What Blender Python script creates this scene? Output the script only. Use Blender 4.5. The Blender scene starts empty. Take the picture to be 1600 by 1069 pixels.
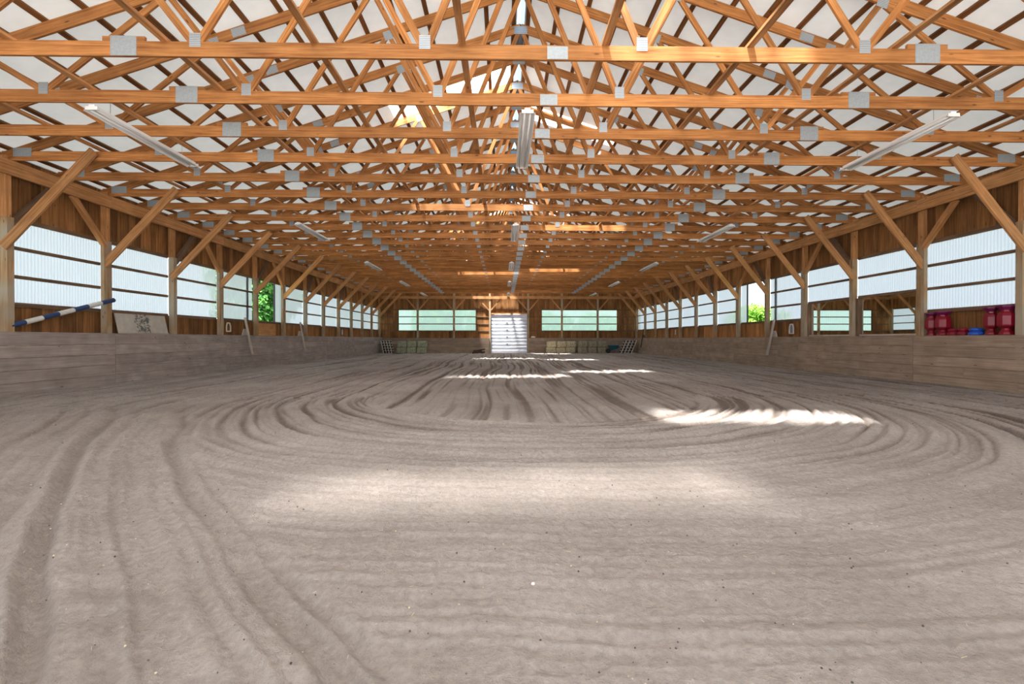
import bpy, math, random
import numpy as np
from mathutils import Vector, Matrix, Euler

random.seed(7)
sc = bpy.context.scene
COL = sc.collection

# ------------------------------------------------------------------ camera, sky, sun, exposure
F_PX = 770.0
CAM_H = 1.12
cd = bpy.data.cameras.new('camera')
cd.sensor_fit = 'HORIZONTAL'
cd.sensor_width = 36.0
cd.lens = F_PX / 1600.0 * 36.0
cd.clip_start = 0.05
cd.clip_end = 500
cam = bpy.data.objects.new('camera', cd)
COL.objects.link(cam)
cam.location = (0, 0, CAM_H)
cam.rotation_euler = Euler((math.radians(90 - 0.335), 0, -math.atan(13 / F_PX)), 'XYZ')
sc.camera = cam

W = bpy.data.worlds.new('sky')
sc.world = W
W.use_nodes = True
wn = W.node_tree.nodes
wl = W.node_tree.links
wn.clear()
wo = wn.new('ShaderNodeOutputWorld')
bg = wn.new('ShaderNodeBackground')
tc = wn.new('ShaderNodeTexCoord')
sp = wn.new('ShaderNodeSeparateXYZ')
rp = wn.new('ShaderNodeValToRGB')
rp.color_ramp.elements[0].position = 0.0
rp.color_ramp.elements[0].color = (0.88, 0.94, 1.0, 1)
rp.color_ramp.elements[1].position = 0.7
rp.color_ramp.elements[1].color = (0.62, 0.78, 1.0, 1)
wl.new(tc.outputs['Generated'], sp.inputs[0])
wl.new(sp.outputs['Z'], rp.inputs[0])
wl.new(rp.outputs[0], bg.inputs[0])
wl.new(bg.outputs[0], wo.inputs[0])
SKY_STRENGTH = 0.85
bg.inputs[1].default_value = SKY_STRENGTH

sd = bpy.data.lights.new('sun', 'SUN')
sd.energy = 28.0
sd.angle = math.radians(4.5)
sd.color = (1.0, 0.985, 0.965)
sun = bpy.data.objects.new('sun', sd)
COL.objects.link(sun)
sun.rotation_euler = Vector((0.95, 0.95, -4.7)).to_track_quat('-Z', 'Y').to_euler()
sun.location = (-5, -5, 25)

sc.view_settings.view_transform = 'Standard'
sc.view_settings.look = 'None'
sc.view_settings.gamma = 1.0
sc.view_settings.use_curve_mapping = False
sc.view_settings.exposure = 1.7
try:
    sc.cycles.max_bounces = 10
    sc.cycles.diffuse_bounces = 7
    sc.cycles.transparent_max_bounces = 12
    sc.cycles.sample_clamp_indirect = 6.0
    sc.cycles.use_denoising = True
except Exception:
    pass

# ------------------------------------------------------------------ main measures (metres)
XL, XR, XC = -9.80, 10.60, 0.38     # post centres on the two long walls, centre line of the roof
Y0, BAY, NB = 9.90, 2.44, 12        # first post seen, bay, number of bays to the far wall
YF = Y0 + BAY * NB                  # far wall
YN = Y0 - 5 * BAY                   # nearest part of the walls built
YR0 = 0.0
CH = 4.64                           # underside of the trusses
KICK_L, KICK_R = 1.24, 1.18
SLOPE = 1 / 3.0
def roof_z(t):                      # upper edge of the top chord
    return 8.217 - SLOPE * abs(t)
WZ = (1.82, 2.385, 2.965, 3.55)     # girt heights of the wall windows


# ------------------------------------------------------------------ materials
def new_mat(name):
    m = bpy.data.materials.new(name)
    m.use_nodes = True
    nt = m.node_tree
    nt.nodes.clear()
    out = nt.nodes.new('ShaderNodeOutputMaterial')
    return m, nt, out

def N(nt, t, **kw):
    n = nt.nodes.new(t)
    for k, v in kw.items():
        setattr(n, k, v)
    return n

def mixcol(nt, blend, fac, a, b):
    n = nt.nodes.new('ShaderNodeMix')
    n.data_type = 'RGBA'
    n.blend_type = blend
    for sock, v in ((n.inputs[0], fac), (n.inputs[6], a), (n.inputs[7], b)):
        if hasattr(v, 'links') or hasattr(v, 'is_output'):
            nt.links.new(v, sock)
        elif isinstance(v, (int, float)):
            sock.default_value = v
        else:
            sock.default_value = (*v, 1)
    return n.outputs[2]

def wood(name, dark, light, rough=0.75, vary=0.35, knots=True, gscale=(1.2, 34.0), grey=None, contrast=(0.3, 0.75)):
    """board wood: the grain runs along U of the board's own UV map"""
    m, nt, out = new_mat(name)
    L = nt.links
    uv = N(nt, 'ShaderNodeUVMap')
    oi = N(nt, 'ShaderNodeObjectInfo')
    mul = N(nt, 'ShaderNodeMath', operation='MULTIPLY')
    mul.inputs[1].default_value = 173.0
    L.new(oi.outputs['Random'], mul.inputs[0])
    add = N(nt, 'ShaderNodeVectorMath', operation='ADD')
    L.new(uv.outputs[0], add.inputs[0])
    L.new(mul.outputs[0], add.inputs[1])
    mp = N(nt, 'ShaderNodeMapping')
    mp.inputs['Scale'].default_value = (gscale[0], gscale[1], 1)
    L.new(add.outputs[0], mp.inputs[0])
    n1 = N(nt, 'ShaderNodeTexNoise')
    n1.inputs['Scale'].default_value = 1.0
    n1.inputs['Detail'].default_value = 4
    n1.inputs['Roughness'].default_value = 0.6
    n1.inputs['Distortion'].default_value = 0.6
    L.new(mp.outputs[0], n1.inputs['Vector'])
    r1 = N(nt, 'ShaderNodeValToRGB')
    r1.color_ramp.elements[0].position = contrast[0]
    r1.color_ramp.elements[1].position = contrast[1]
    r1.color_ramp.elements[0].color = (*dark, 1)
    r1.color_ramp.elements[1].color = (*light, 1)
    L.new(n1.outputs[0], r1.inputs[0])
    col = r1.outputs[0]
    # blotches of tone along the board
    n2 = N(nt, 'ShaderNodeTexNoise')
    n2.inputs['Scale'].default_value = 2.2
    n2.inputs['Detail'].default_value = 3
    L.new(add.outputs[0], n2.inputs['Vector'])
    mr = N(nt, 'ShaderNodeMapRange')
    mr.inputs[1].default_value = 0.3
    mr.inputs[2].default_value = 0.7
    mr.inputs[3].default_value = 0.82
    mr.inputs[4].default_value = 1.12
    L.new(n2.outputs[0], mr.inputs[0])
    hs = N(nt, 'ShaderNodeHueSaturation')
    L.new(col, hs.inputs['Color'])
    # one tone per board
    mv = N(nt, 'ShaderNodeMapRange')
    mv.inputs[3].default_value = 1 - vary * 0.5
    mv.inputs[4].default_value = 1 + vary * 0.5
    L.new(oi.outputs['Random'], mv.inputs[0])
    if vary > 0.6:          # boards of a joined row differ too, each has its own place on the UV map
        n4 = N(nt, 'ShaderNodeTexNoise')
        n4.inputs['Scale'].default_value = 0.31
        n4.inputs['Detail'].default_value = 1
        L.new(uv.outputs[0], n4.inputs['Vector'])
        m4 = N(nt, 'ShaderNodeMapRange')
        m4.inputs[1].default_value = 0.3
        m4.inputs[2].default_value = 0.7
        m4.inputs[3].default_value = 0.6
        m4.inputs[4].default_value = 1.35
        L.new(n4.outputs[0], m4.inputs[0])
        m5 = N(nt, 'ShaderNodeMath', operation='MULTIPLY')
        L.new(m4.outputs[0], m5.inputs[0])
        L.new(mr.outputs[0], m5.inputs[1])
        mr = m5
    mm = N(nt, 'ShaderNodeMath', operation='MULTIPLY')
    L.new(mr.outputs[0], mm.inputs[0])
    L.new(mv.outputs[0], mm.inputs[1])
    L.new(mm.outputs[0], hs.inputs['Value'])
    col = hs.outputs[0]
    if grey is not None:
        n3 = N(nt, 'ShaderNodeTexNoise')
        n3.inputs['Scale'].default_value = 0.9
        n3.inputs['Detail'].default_value = 4
        L.new(add.outputs[0], n3.inputs['Vector'])
        r3 = N(nt, 'ShaderNodeMapRange')
        r3.inputs[1].default_value = 0.42
        r3.inputs[2].default_value = 0.62
        L.new(n3.outputs[0], r3.inputs[0])
        col = mixcol(nt, 'MIX', r3.outputs[0], col, grey)
    if knots:
        kmp = N(nt, 'ShaderNodeMapping')
        kmp.inputs['Scale'].default_value = (2.2, 7.0, 1)
        L.new(add.outputs[0], kmp.inputs[0])
        v = N(nt, 'ShaderNodeTexVoronoi')
        v.inputs['Scale'].default_value = 1.0
        L.new(kmp.outputs[0], v.inputs['Vector'])
        kr = N(nt, 'ShaderNodeMapRange')
        kr.inputs[1].default_value = 0.05
        kr.inputs[2].default_value = 0.11
        kr.inputs[3].default_value = 0.75
        kr.inputs[4].default_value = 0.0
        L.new(v.outputs['Distance'], kr.inputs[0])
        col = mixcol(nt, 'MIX', kr.outputs[0], col, tuple(c * 0.28 for c in dark))
    b = N(nt, 'ShaderNodeBsdfPrincipled')
    b.inputs['Roughness'].default_value = rough
    b.inputs['Specular IOR Level'].default_value = 0.25
    L.new(col, b.inputs['Base Color'])
    bp = N(nt, 'ShaderNodeBump')
    bp.inputs['Strength'].default_value = 0.25
    bp.inputs['Distance'].default_value = 0.004
    L.new(n1.outputs[0], bp.inputs['Height'])
    L.new(bp.outputs[0], b.inputs['Normal'])
    L.new(b.outputs[0], out.inputs[0])
    return m

def plain(name, col, rough=0.6, metal=0.0, spec=0.3, noise=0.0, nscale=8.0, bump=0.0):
    m, nt, out = new_mat(name)
    b = N(nt, 'ShaderNodeBsdfPrincipled')
    b.inputs['Roughness'].default_value = rough
    b.inputs['Metallic'].default_value = metal
    b.inputs['Specular IOR Level'].default_value = spec
    t = N(nt, 'ShaderNodeTexCoord')
    n = N(nt, 'ShaderNodeTexNoise')
    n.inputs['Scale'].default_value = nscale
    n.inputs['Detail'].default_value = 4
    nt.links.new(t.outputs['Object'], n.inputs['Vector'])
    mr = N(nt, 'ShaderNodeMapRange')
    mr.inputs[1].default_value = 0.3
    mr.inputs[2].default_value = 0.7
    mr.inputs[3].default_value = 1 - noise
    mr.inputs[4].default_value = 1 + noise * 0.5
    nt.links.new(n.outputs[0], mr.inputs[0])
    hs = N(nt, 'ShaderNodeHueSaturation')
    hs.inputs['Color'].default_value = (*col, 1)
    nt.links.new(mr.outputs[0], hs.inputs['Value'])
    nt.links.new(hs.outputs[0], b.inputs['Base Color'])
    if bump:
        bp = N(nt, 'ShaderNodeBump')
        bp.inputs['Strength'].default_value = 0.6
        bp.inputs['Distance'].default_value = bump
        nt.links.new(n.outputs[0], bp.inputs['Height'])
        nt.links.new(bp.outputs[0], b.inputs['Normal'])
    nt.links.new(b.outputs[0], out.inputs[0])
    return m

def clear_sheet(name, tcol, clear, scol, sstripe=0.0):
    """translucent plastic sheet: part clear, part scattering"""
    m, nt, out = new_mat(name)
    tr = N(nt, 'ShaderNodeBsdfTransparent')
    tr.inputs[0].default_value = (*tcol, 1)
    tl = N(nt, 'ShaderNodeBsdfTranslucent')
    tl.inputs[0].default_value = (*scol, 1)
    df = N(nt, 'ShaderNodeBsdfDiffuse')
    df.inputs[0].default_value = (*scol, 1)
    m1 = N(nt, 'ShaderNodeMixShader')
    m1.inputs[0].default_value = 0.25
    nt.links.new(tl.outputs[0], m1.inputs[1])
    nt.links.new(df.outputs[0], m1.inputs[2])
    m2 = N(nt, 'ShaderNodeMixShader')
    m2.inputs[0].default_value = clear
    if sstripe:
        uv = N(nt, 'ShaderNodeUVMap')
        s = N(nt, 'ShaderNodeSeparateXYZ')
        nt.links.new(uv.outputs[0], s.inputs[0])
        a = N(nt, 'ShaderNodeMath', operation='MULTIPLY')
        a.inputs[1].default_value = 2 * math.pi / 0.076
        nt.links.new(s.outputs[0], a.inputs[0])
        sn = N(nt, 'ShaderNodeMath', operation='SINE')
        nt.links.new(a.outputs[0], sn.inputs[0])
        mr = N(nt, 'ShaderNodeMapRange')
        mr.inputs[1].default_value = -1
        mr.inputs[2].default_value = 1
        mr.inputs[3].default_value = clear - sstripe
        mr.inputs[4].default_value = clear + sstripe
        nt.links.new(sn.outputs[0], mr.inputs[0])
        nt.links.new(mr.outputs[0], m2.inputs[0])
    nt.links.new(m1.outputs[0], m2.inputs[1])
    nt.links.new(tr.outputs[0], m2.inputs[2])
    nt.links.new(m2.outputs[0], out.inputs[0])
    return m

M = {}
M['lumber'] = wood('truss_lumber', (0.26, 0.09, 0.022), (0.60, 0.275, 0.09), vary=0.4)
M['purlin'] = wood('dark_purlin_lumber', (0.14, 0.055, 0.018), (0.34, 0.15, 0.05), vary=0.3)  # darker tone than the truss lumber
M['post'] = wood('post_timber', (0.30, 0.17, 0.075), (0.56, 0.38, 0.21), vary=0.3, grey=(0.42, 0.36, 0.27))
M['brace'] = wood('brace_lumber', (0.36, 0.155, 0.05), (0.70, 0.37, 0.16), vary=0.3)
M['barn'] = wood('barn_boards', (0.16, 0.062, 0.018), (0.52, 0.25, 0.09), vary=0.75, contrast=(0.25, 0.8), gscale=(0.9, 22.0))
M['girt'] = wood('girt_lumber', (0.13, 0.075, 0.045), (0.27, 0.17, 0.105), vary=0.3, knots=False)
M['kick'] = wood('kick_boards', (0.30, 0.25, 0.225), (0.45, 0.39, 0.355), vary=0.22, gscale=(1.0, 26.0))
M['kickr'] = wood('kick_boards_brown', (0.28, 0.20, 0.145), (0.45, 0.345, 0.26), vary=0.22, gscale=(1.0, 26.0))
M['plywood'] = wood('new_plywood', (0.48, 0.22, 0.07), (0.72, 0.40, 0.17), vary=0.1, knots=False)
M['pale'] = wood('weathered_wood', (0.42, 0.36, 0.30), (0.66, 0.58, 0.50), vary=0.2, knots=False)
M['darkwood'] = wood('dark_wood', (0.05, 0.035, 0.025), (0.14, 0.10, 0.075), vary=0.3, knots=False)
M['plate'] = plain('galvanised_plate', (0.36, 0.40, 0.42), rough=0.5, metal=0.35, noise=0.12, nscale=30)
M['roof'] = plain('white_roof_liner', (0.84, 0.84, 0.82), rough=0.6, noise=0.07, nscale=2.5, bump=0.012)
# translucency added to the white liner to brighten the ceiling and fill the hall
_nt = M['roof'].node_tree
_out = [n_ for n_ in _nt.nodes if n_.type == 'OUTPUT_MATERIAL'][0]
_b = [n_ for n_ in _nt.nodes if n_.type == 'BSDF_PRINCIPLED'][0]
_tl = _nt.nodes.new('ShaderNodeBsdfTranslucent')
_tl.inputs[0].default_value = (0.90, 1.0, 1.0, 1)
_mx = _nt.nodes.new('ShaderNodeMixShader')
_mx.inputs[0].default_value = 0.013
_nt.links.new(_b.outputs[0], _mx.inputs[1])
_nt.links.new(_tl.outputs[0], _mx.inputs[2])
_nt.links.new(_mx.outputs[0], _out.inputs[0])
M['fixture'] = plain('white_enamel', (0.88, 0.88, 0.87), rough=0.35, noise=0.03)
M['tube'] = plain('lamp_tube', (0.88, 0.88, 0.88), rough=0.2)
M['steel'] = plain('steel', (0.35, 0.36, 0.38), rough=0.4, metal=0.8)
M['black'] = plain('black_metal', (0.03, 0.03, 0.035), rough=0.5)
M['door'] = plain('roll_door', (0.72, 0.76, 0.86), rough=0.4, metal=0.25, noise=0.05, nscale=3)
M['window'] = clear_sheet('window_sheet', (0.56, 0.56, 0.65), 0.14, (0.41, 0.405, 0.475), 0.08)
M['windowfar'] = clear_sheet('far_window_sheet', (0.60, 0.66, 0.66), 0.12, (0.44, 0.52, 0.52), 0.0)
M['skylight'] = clear_sheet('skylight_sheet', (1, 0.99, 0.97), 0.34, (0.95, 0.95, 0.94), 0.0)
M['milky'] = clear_sheet('milky_skylight_sheet', (1, 0.99, 0.97), 0.065, (0.93, 0.93, 0.92), 0.0)  # lower clear share, so less direct sun passes than the other skylights
M['vent'] = clear_sheet('ridge_vent_sheet', (0.3, 0.4, 0.6), 0.006, (0.05, 0.085, 0.12), 0.0)
M['red'] = plain('red_plastic', (0.24, 0.004, 0.018), rough=0.35, spec=0.5, noise=0.1)
M['magenta'] = plain('sun_faded_rim', (0.18, 0.010, 0.08), rough=0.4, noise=0.1)
M['blue'] = plain('blue_plastic', (0.02, 0.09, 0.50), rough=0.3, spec=0.5)
M['teal'] = plain('teal_plastic', (0.02, 0.16, 0.22), rough=0.4)
M['navy'] = plain('navy_paint', (0.03, 0.06, 0.16), rough=0.5, noise=0.2)
M['white'] = plain('white_paint', (0.72, 0.70, 0.66), rough=0.6, noise=0.1, nscale=20)
M['cream'] = plain('cream_paint', (0.75, 0.66, 0.50), rough=0.6, noise=0.1)
M['pebble'] = plain('white_pebble', (0.85, 0.84, 0.80), rough=0.6)
M['straw'] = plain('straw', (0.62, 0.54, 0.38), rough=0.8, noise=0.2)
M['clod'] = plain('dark_clods', (0.10, 0.08, 0.07), rough=0.9, noise=0.3)
M['hay'] = plain('hay', (0.46, 0.48, 0.33), rough=0.95, noise=0.55, nscale=22, bump=0.03)
M['hay2'] = plain('hay_golden', (0.56, 0.49, 0.33), rough=0.95, noise=0.5, nscale=22, bump=0.03)
M['hay3'] = plain('hay_brown', (0.40, 0.36, 0.26), rough=0.95, noise=0.6, nscale=22, bump=0.03)
M['twine'] = plain('twine', (0.65, 0.58, 0.42), rough=0.8)
M['bark'] = plain('bark', (0.12, 0.08, 0.05), rough=0.9, noise=0.3)
M['gravel'] = plain('gravel', (0.24, 0.23, 0.215), rough=0.95, noise=0.2, nscale=3)
M['grass'] = plain('grass_ground', (0.06, 0.085, 0.04), rough=0.95, noise=0.35, nscale=1.2)

def leaf_mat(name, a, b):
    m, nt, out = new_mat(name)
    t = N(nt, 'ShaderNodeTexCoord')
    n = N(nt, 'ShaderNodeTexNoise')
    n.inputs['Scale'].default_value = 1.4
    n.inputs['Detail'].default_value = 5
    nt.links.new(t.outputs['Object'], n.inputs['Vector'])
    r = N(nt, 'ShaderNodeValToRGB')
    r.color_ramp.elements[0].position = 0.35
    r.color_ramp.elements[1].position = 0.65
    r.color_ramp.elements[0].color = (*a, 1)
    r.color_ramp.elements[1].color = (*b, 1)
    nt.links.new(n.outputs[0], r.inputs[0])
    d = N(nt, 'ShaderNodeBsdfDiffuse')
    tl = N(nt, 'ShaderNodeBsdfTranslucent')
    mx = N(nt, 'ShaderNodeMixShader')
    mx.inputs[0].default_value = 0.35
    nt.links.new(r.outputs[0], d.inputs[0])
    nt.links.new(r.outputs[0], tl.inputs[0])
    nt.links.new(d.outputs[0], mx.inputs[1])
    nt.links.new(tl.outputs[0], mx.inputs[2])
    nt.links.new(mx.outputs[0], out.inputs[0])
    return m
M['leaf'] = leaf_mat('maple_leaves', (0.03, 0.11, 0.03), (0.12, 0.28, 0.07))
M['leaf2'] = leaf_mat('bush_leaves', (0.07, 0.18, 0.02), (0.20, 0.36, 0.06))

# galvanised nail plate with rows of punched slots
m, nt, out = new_mat('punched_plate')
t = N(nt, 'ShaderNodeTexCoord')
wv = N(nt, 'ShaderNodeTexWave')
wv.wave_type = 'BANDS'
wv.bands_direction = 'Z'
wv.inputs['Scale'].default_value = 14
wv.inputs['Distortion'].default_value = 1.5
nt.links.new(t.outputs['Object'], wv.inputs['Vector'])
c = mixcol(nt, 'MIX', wv.outputs['Fac'], (0.20, 0.23, 0.26), (0.50, 0.54, 0.56))
b = N(nt, 'ShaderNodeBsdfPrincipled')
b.inputs['Roughness'].default_value = 0.5
b.inputs['Metallic'].default_value = 0.3
nt.links.new(c, b.inputs['Base Color'])
nt.links.new(b.outputs[0], out.inputs[0])
M['punched'] = m

# mirror
m, nt, out = new_mat('mirror')
g = N(nt, 'ShaderNodeBsdfGlossy')
g.inputs[0].default_value = (0.86, 0.89, 0.88, 1)
g.inputs['Roughness'].default_value = 0.0
nt.links.new(g.outputs[0], out.inputs[0])
M['mirror'] = m

# arena sand
m, nt, out = new_mat('arena_sand')
L = nt.links
t = N(nt, 'ShaderNodeTexCoord')
at = N(nt, 'ShaderNodeAttribute', attribute_name='shade_damp')
n1 = N(nt, 'ShaderNodeTexNoise')
n1.inputs['Scale'].default_value = 0.7
n1.inputs['Detail'].default_value = 7
n1.inputs['Roughness'].default_value = 0.62
L.new(t.outputs['Object'], n1.inputs['Vector'])
n2 = N(nt, 'ShaderNodeTexNoise')
n2.inputs['Scale'].default_value = 26
n2.inputs['Detail'].default_value = 6
n2.inputs['Roughness'].default_value = 0.7
L.new(t.outputs['Object'], n2.inputs['Vector'])
n3 = N(nt, 'ShaderNodeTexNoise')
n3.inputs['Scale'].default_value = 140
n3.inputs['Detail'].default_value = 3
L.new(t.outputs['Object'], n3.inputs['Vector'])
r = N(nt, 'ShaderNodeValToRGB')
r.color_ramp.elements[0].position = 0.3
r.color_ramp.elements[0].color = (0.345, 0.300, 0.270, 1)
r.color_ramp.elements[1].position = 0.7
r.color_ramp.elements[1].color = (0.480, 0.426, 0.390, 1)
L.new(n1.outputs[0], r.inputs[0])
r2 = N(nt, 'ShaderNodeMapRange')
r2.inputs[1].default_value = 0.3
r2.inputs[2].default_value = 0.7
r2.inputs[3].default_value = 0.78
r2.inputs[4].default_value = 1.14
L.new(n2.outputs[0], r2.inputs[0])
hs = N(nt, 'ShaderNodeHueSaturation')
L.new(r.outputs[0], hs.inputs['Color'])
L.new(r2.outputs[0], hs.inputs['Value'])
dk = mixcol(nt, 'MULTIPLY', at.outputs['Fac'], hs.outputs[0], (0.42, 0.37, 0.34))  # darkens the sand by painted furrow shade plus streaky damp zones
b = N(nt, 'ShaderNodeBsdfPrincipled')
b.inputs['Roughness'].default_value = 0.95
b.inputs['Specular IOR Level'].default_value = 0.1
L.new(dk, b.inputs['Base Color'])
ad = N(nt, 'ShaderNodeMath', operation='MULTIPLY_ADD')
ad.inputs[1].default_value = 0.22
L.new(n3.outputs[0], ad.inputs[0])
L.new(n2.outputs[0], ad.inputs[2])
bp = N(nt, 'ShaderNodeBump')
bp.inputs['Strength'].default_value = 1.0
bp.inputs['Distance'].default_value = 0.034
L.new(ad.outputs[0], bp.inputs['Height'])
L.new(bp.outputs[0], b.inputs['Normal'])
L.new(b.outputs[0], out.inputs[0])
M['sand'] = m

# worn board with dark print
m, nt, out = new_mat('worn_print')
L = nt.links
t = N(nt, 'ShaderNodeTexCoord')
n1 = N(nt, 'ShaderNodeTexNoise')
n1.inputs['Scale'].default_value = 14
n1.inputs['Detail'].default_value = 6
n1.inputs['Distortion'].default_value = 1.2
L.new(t.outputs['Object'], n1.inputs['Vector'])
s = N(nt, 'ShaderNodeSeparateXYZ')
L.new(t.outputs['Object'], s.inputs[0])
ab = N(nt, 'ShaderNodeMath', operation='ABSOLUTE')
L.new(s.outputs['X'], ab.inputs[0])
lt = N(nt, 'ShaderNodeMapRange')
lt.inputs[1].default_value = 0.22
lt.inputs[2].default_value = 0.40
lt.inputs[3].default_value = 0.50
lt.inputs[4].default_value = 0.24
L.new(ab.outputs[0], lt.inputs[0])
cm = N(nt, 'ShaderNodeMath', operation='LESS_THAN')
L.new(n1.outputs[0], cm.inputs[0])
L.new(lt.outputs[0], cm.inputs[1])
n2 = N(nt, 'ShaderNodeTexNoise')
n2.inputs['Scale'].default_value = 5
n2.inputs['Detail'].default_value = 5
L.new(t.outputs['Object'], n2.inputs['Vector'])
base = mixcol(nt, 'MIX', n2.outputs[0], (0.36, 0.32, 0.27), (0.66, 0.62, 0.54))
c = mixcol(nt, 'MIX', cm.outputs[0], base, (0.13, 0.14, 0.13))
b = N(nt, 'ShaderNodeBsdfPrincipled')
b.inputs['Roughness'].default_value = 0.8
L.new(c, b.inputs['Base Color'])
L.new(b.outputs[0], out.inputs[0])
M['print'] = m


# ------------------------------------------------------------------ builders
class MB:
    """collects solids with board UVs and links them as one mesh object"""
    def __init__(self):
        self.v, self.f, self.uv = [], [], []
    def box(self, p0, p1, w, h, up=(0, 0, 1), off=None):
        """a bar from p0 to p1; w across, h along up"""
        p0, p1 = Vector(p0), Vector(p1)
        d = p1 - p0
        L = d.length
        x = d.normalized()
        u = Vector(up)
        y = u.cross(x)
        if y.length < 1e-6:
            y = Vector((0, 1, 0)).cross(x)
            if y.length < 1e-6:
                y = Vector((1, 0, 0)).cross(x)
        y.normalize()
        z = x.cross(y)
        o = off if off is not None else (random.random() * 50, random.random() * 50)
        b = len(self.v)
        for a in (0, 1):
            for sy, sz in ((-1, -1), (1, -1), (1, 1), (-1, 1)):
                self.v.append(p0 + x * (L * a) + y * (w / 2 * sy) + z * (h / 2 * sz))
        per = [0, w, w + h, 2 * w + h, 2 * w + 2 * h]
        for k in range(4):
            k2 = (k + 1) % 4
            self.f.append((b + k, b + 4 + k, b + 4 + k2, b + k2)[::-1])
            ua, ub = per[k], per[k + 1]
            self.uv.append([(o[0], o[1] + ub), (o[0] + L, o[1] + ub), (o[0] + L, o[1] + ua), (o[0], o[1] + ua)])
        self.f.append((b + 0, b + 1, b + 2, b + 3))
        self.uv.append([(o[0], o[1]), (o[0] + .02, o[1]), (o[0] + .02, o[1] + h), (o[0], o[1] + h)])
        self.f.append((b + 7, b + 6, b + 5, b + 4))
        self.uv.append([(o[0], o[1]), (o[0] + .02, o[1]), (o[0] + .02, o[1] + h), (o[0], o[1] + h)])
        return self
    def cuboid(self, c, s):
        """axis-aligned block, centre and size, grain along the longest side"""
        c, s = Vector(c), Vector(s)
        k = max(range(3), key=lambda i: s[i])
        e = Vector([s[k] / 2 if i == k else 0 for i in range(3)])
        if k == 0:
            return self.box(c - e, c + e, s[1], s[2], (0, 0, 1))
        if k == 1:
            return self.box(c - e, c + e, s[0], s[2], (0, 0, 1))
        return self.box(c - e, c + e, s[0], s[1], (0, 1, 0))
    def face(self, pts, uvs=None):
        b = len(self.v)
        self.v += [Vector(p) for p in pts]
        self.f.append(tuple(range(b, b + len(pts))))
        self.uv.append(uvs or [(p[0], p[1]) for p in pts])
        return self
    def tube(self, p0, p1, r0, r1=None, n=8):
        r1 = r0 if r1 is None else r1
        p0, p1 = Vector(p0), Vector(p1)
        x = (p1 - p0).normalized()
        y = x.orthogonal().normalized()
        z = x.cross(y)
        b = len(self.v)
        for p, r in ((p0, r0), (p1, r1)):
            for k in range(n):
                a = 2 * math.pi * k / n
                self.v.append(p + y * (math.cos(a) * r) + z * (math.sin(a) * r))
        L = (p1 - p0).length
        for k in range(n):
            k2 = (k + 1) % n
            self.f.append((b + k, b + k2, b + n + k2, b + n + k))
            self.uv.append([(0, k * .03), (0, k * .03 + .03), (L, k * .03 + .03), (L, k * .03)])
        self.f.append(tuple(b + k for k in range(n))[::-1])
        self.uv.append([(0, 0)] * n)
        self.f.append(tuple(b + n + k for k in range(n)))
        self.uv.append([(0, 0)] * n)
        return self
    def lathe(self, c, prof, n=16, sx=1.0, sy=1.0, close=True):
        b = len(self.v)
        c = Vector(c)
        for r, z in prof:
            for k in range(n):
                a = 2 * math.pi * (k + .5) / n
                self.v.append(c + Vector((math.cos(a) * r * sx, math.sin(a) * r * sy, z)))
        for j in range(len(prof) - 1):
            for k in range(n):
                k2 = (k + 1) % n
                self.f.append((b + j * n + k, b + j * n + k2, b + (j + 1) * n + k2, b + (j + 1) * n + k))
                self.uv.append([(0, 0), (0.1, 0), (0.1, 0.1), (0, 0.1)])
        if close:
            self.f.append(tuple(b + k for k in range(n))[::-1])
            self.uv.append([(0, 0)] * n)
            j = len(prof) - 1
            self.f.append(tuple(b + j * n + k for k in range(n)))
            self.uv.append([(0, 0)] * n)
        return self
    def mesh(self, name, mat):
        me = bpy.data.meshes.new(name)
        me.from_pydata([tuple(v) for v in self.v], [], self.f)
        ul = me.uv_layers.new(name='UVMap')
        flat = [c for fu in self.uv for p in fu for c in p]
        ul.data.foreach_set('uv', flat)
        me.materials.append(M[mat] if isinstance(mat, str) else mat)
        me.update()
        return me
    def build(self, name, mat, parent=None, loc=None, smooth=False):
        me = self.mesh(name, mat)
        if smooth:
            me.polygons.foreach_set('use_smooth', [True] * len(me.polygons))
        return link(name, me, parent, loc)

def link(name, me, parent=None, loc=None, rot=None):
    o = bpy.data.objects.new(name, me)
    COL.objects.link(o)
    if parent is not None:
        o.parent = parent
    if loc is not None:
        o.location = loc
    if rot is not None:
        o.rotation_euler = rot
    return o

def empty(name, loc=(0, 0, 0), label=None, cat=None, group=None, kind=None, rz=0.0):
    o = bpy.data.objects.new(name, None)
    o.empty_display_size = 0.1
    COL.objects.link(o)
    o.location = loc
    o.rotation_euler = (0, 0, rz)
    return tag(o, label, cat, group, kind)

def tag(o, label=None, cat=None, group=None, kind=None):
    if label: o['label'] = label
    if cat: o['category'] = cat
    if group: o['group'] = group
    if kind: o['kind'] = kind
    return o

_cache = {}
def board(name, parent, p0, p1, w, h, mat, up=(0, 0, 1)):
    """one board as an object of its own; alike boards share a mesh"""
    p0, p1 = Vector(p0), Vector(p1)
    L = (p1 - p0).length
    key = (round(L, 3), round(w, 3), round(h, 3), mat)
    if key not in _cache:
        _cache[key] = MB().box((0, 0, 0), (L, 0, 0), w, h, (0, 0, 1), off=(0, 0)).mesh(name, mat)
    x = (p1 - p0).normalized()
    y = Vector(up).cross(x)
    if y.length < 1e-6:
        y = Vector((0, 1, 0)).cross(x)
    y.normalize()
    z = x.cross(y)
    o = bpy.data.objects.new(name, _cache[key])
    COL.objects.link(o)
    if parent is not None:
        o.parent = parent
    mt = Matrix((x, y, z)).transposed().to_4x4()
    mt.translation = p0
    o.matrix_basis = mt
    return o

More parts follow.
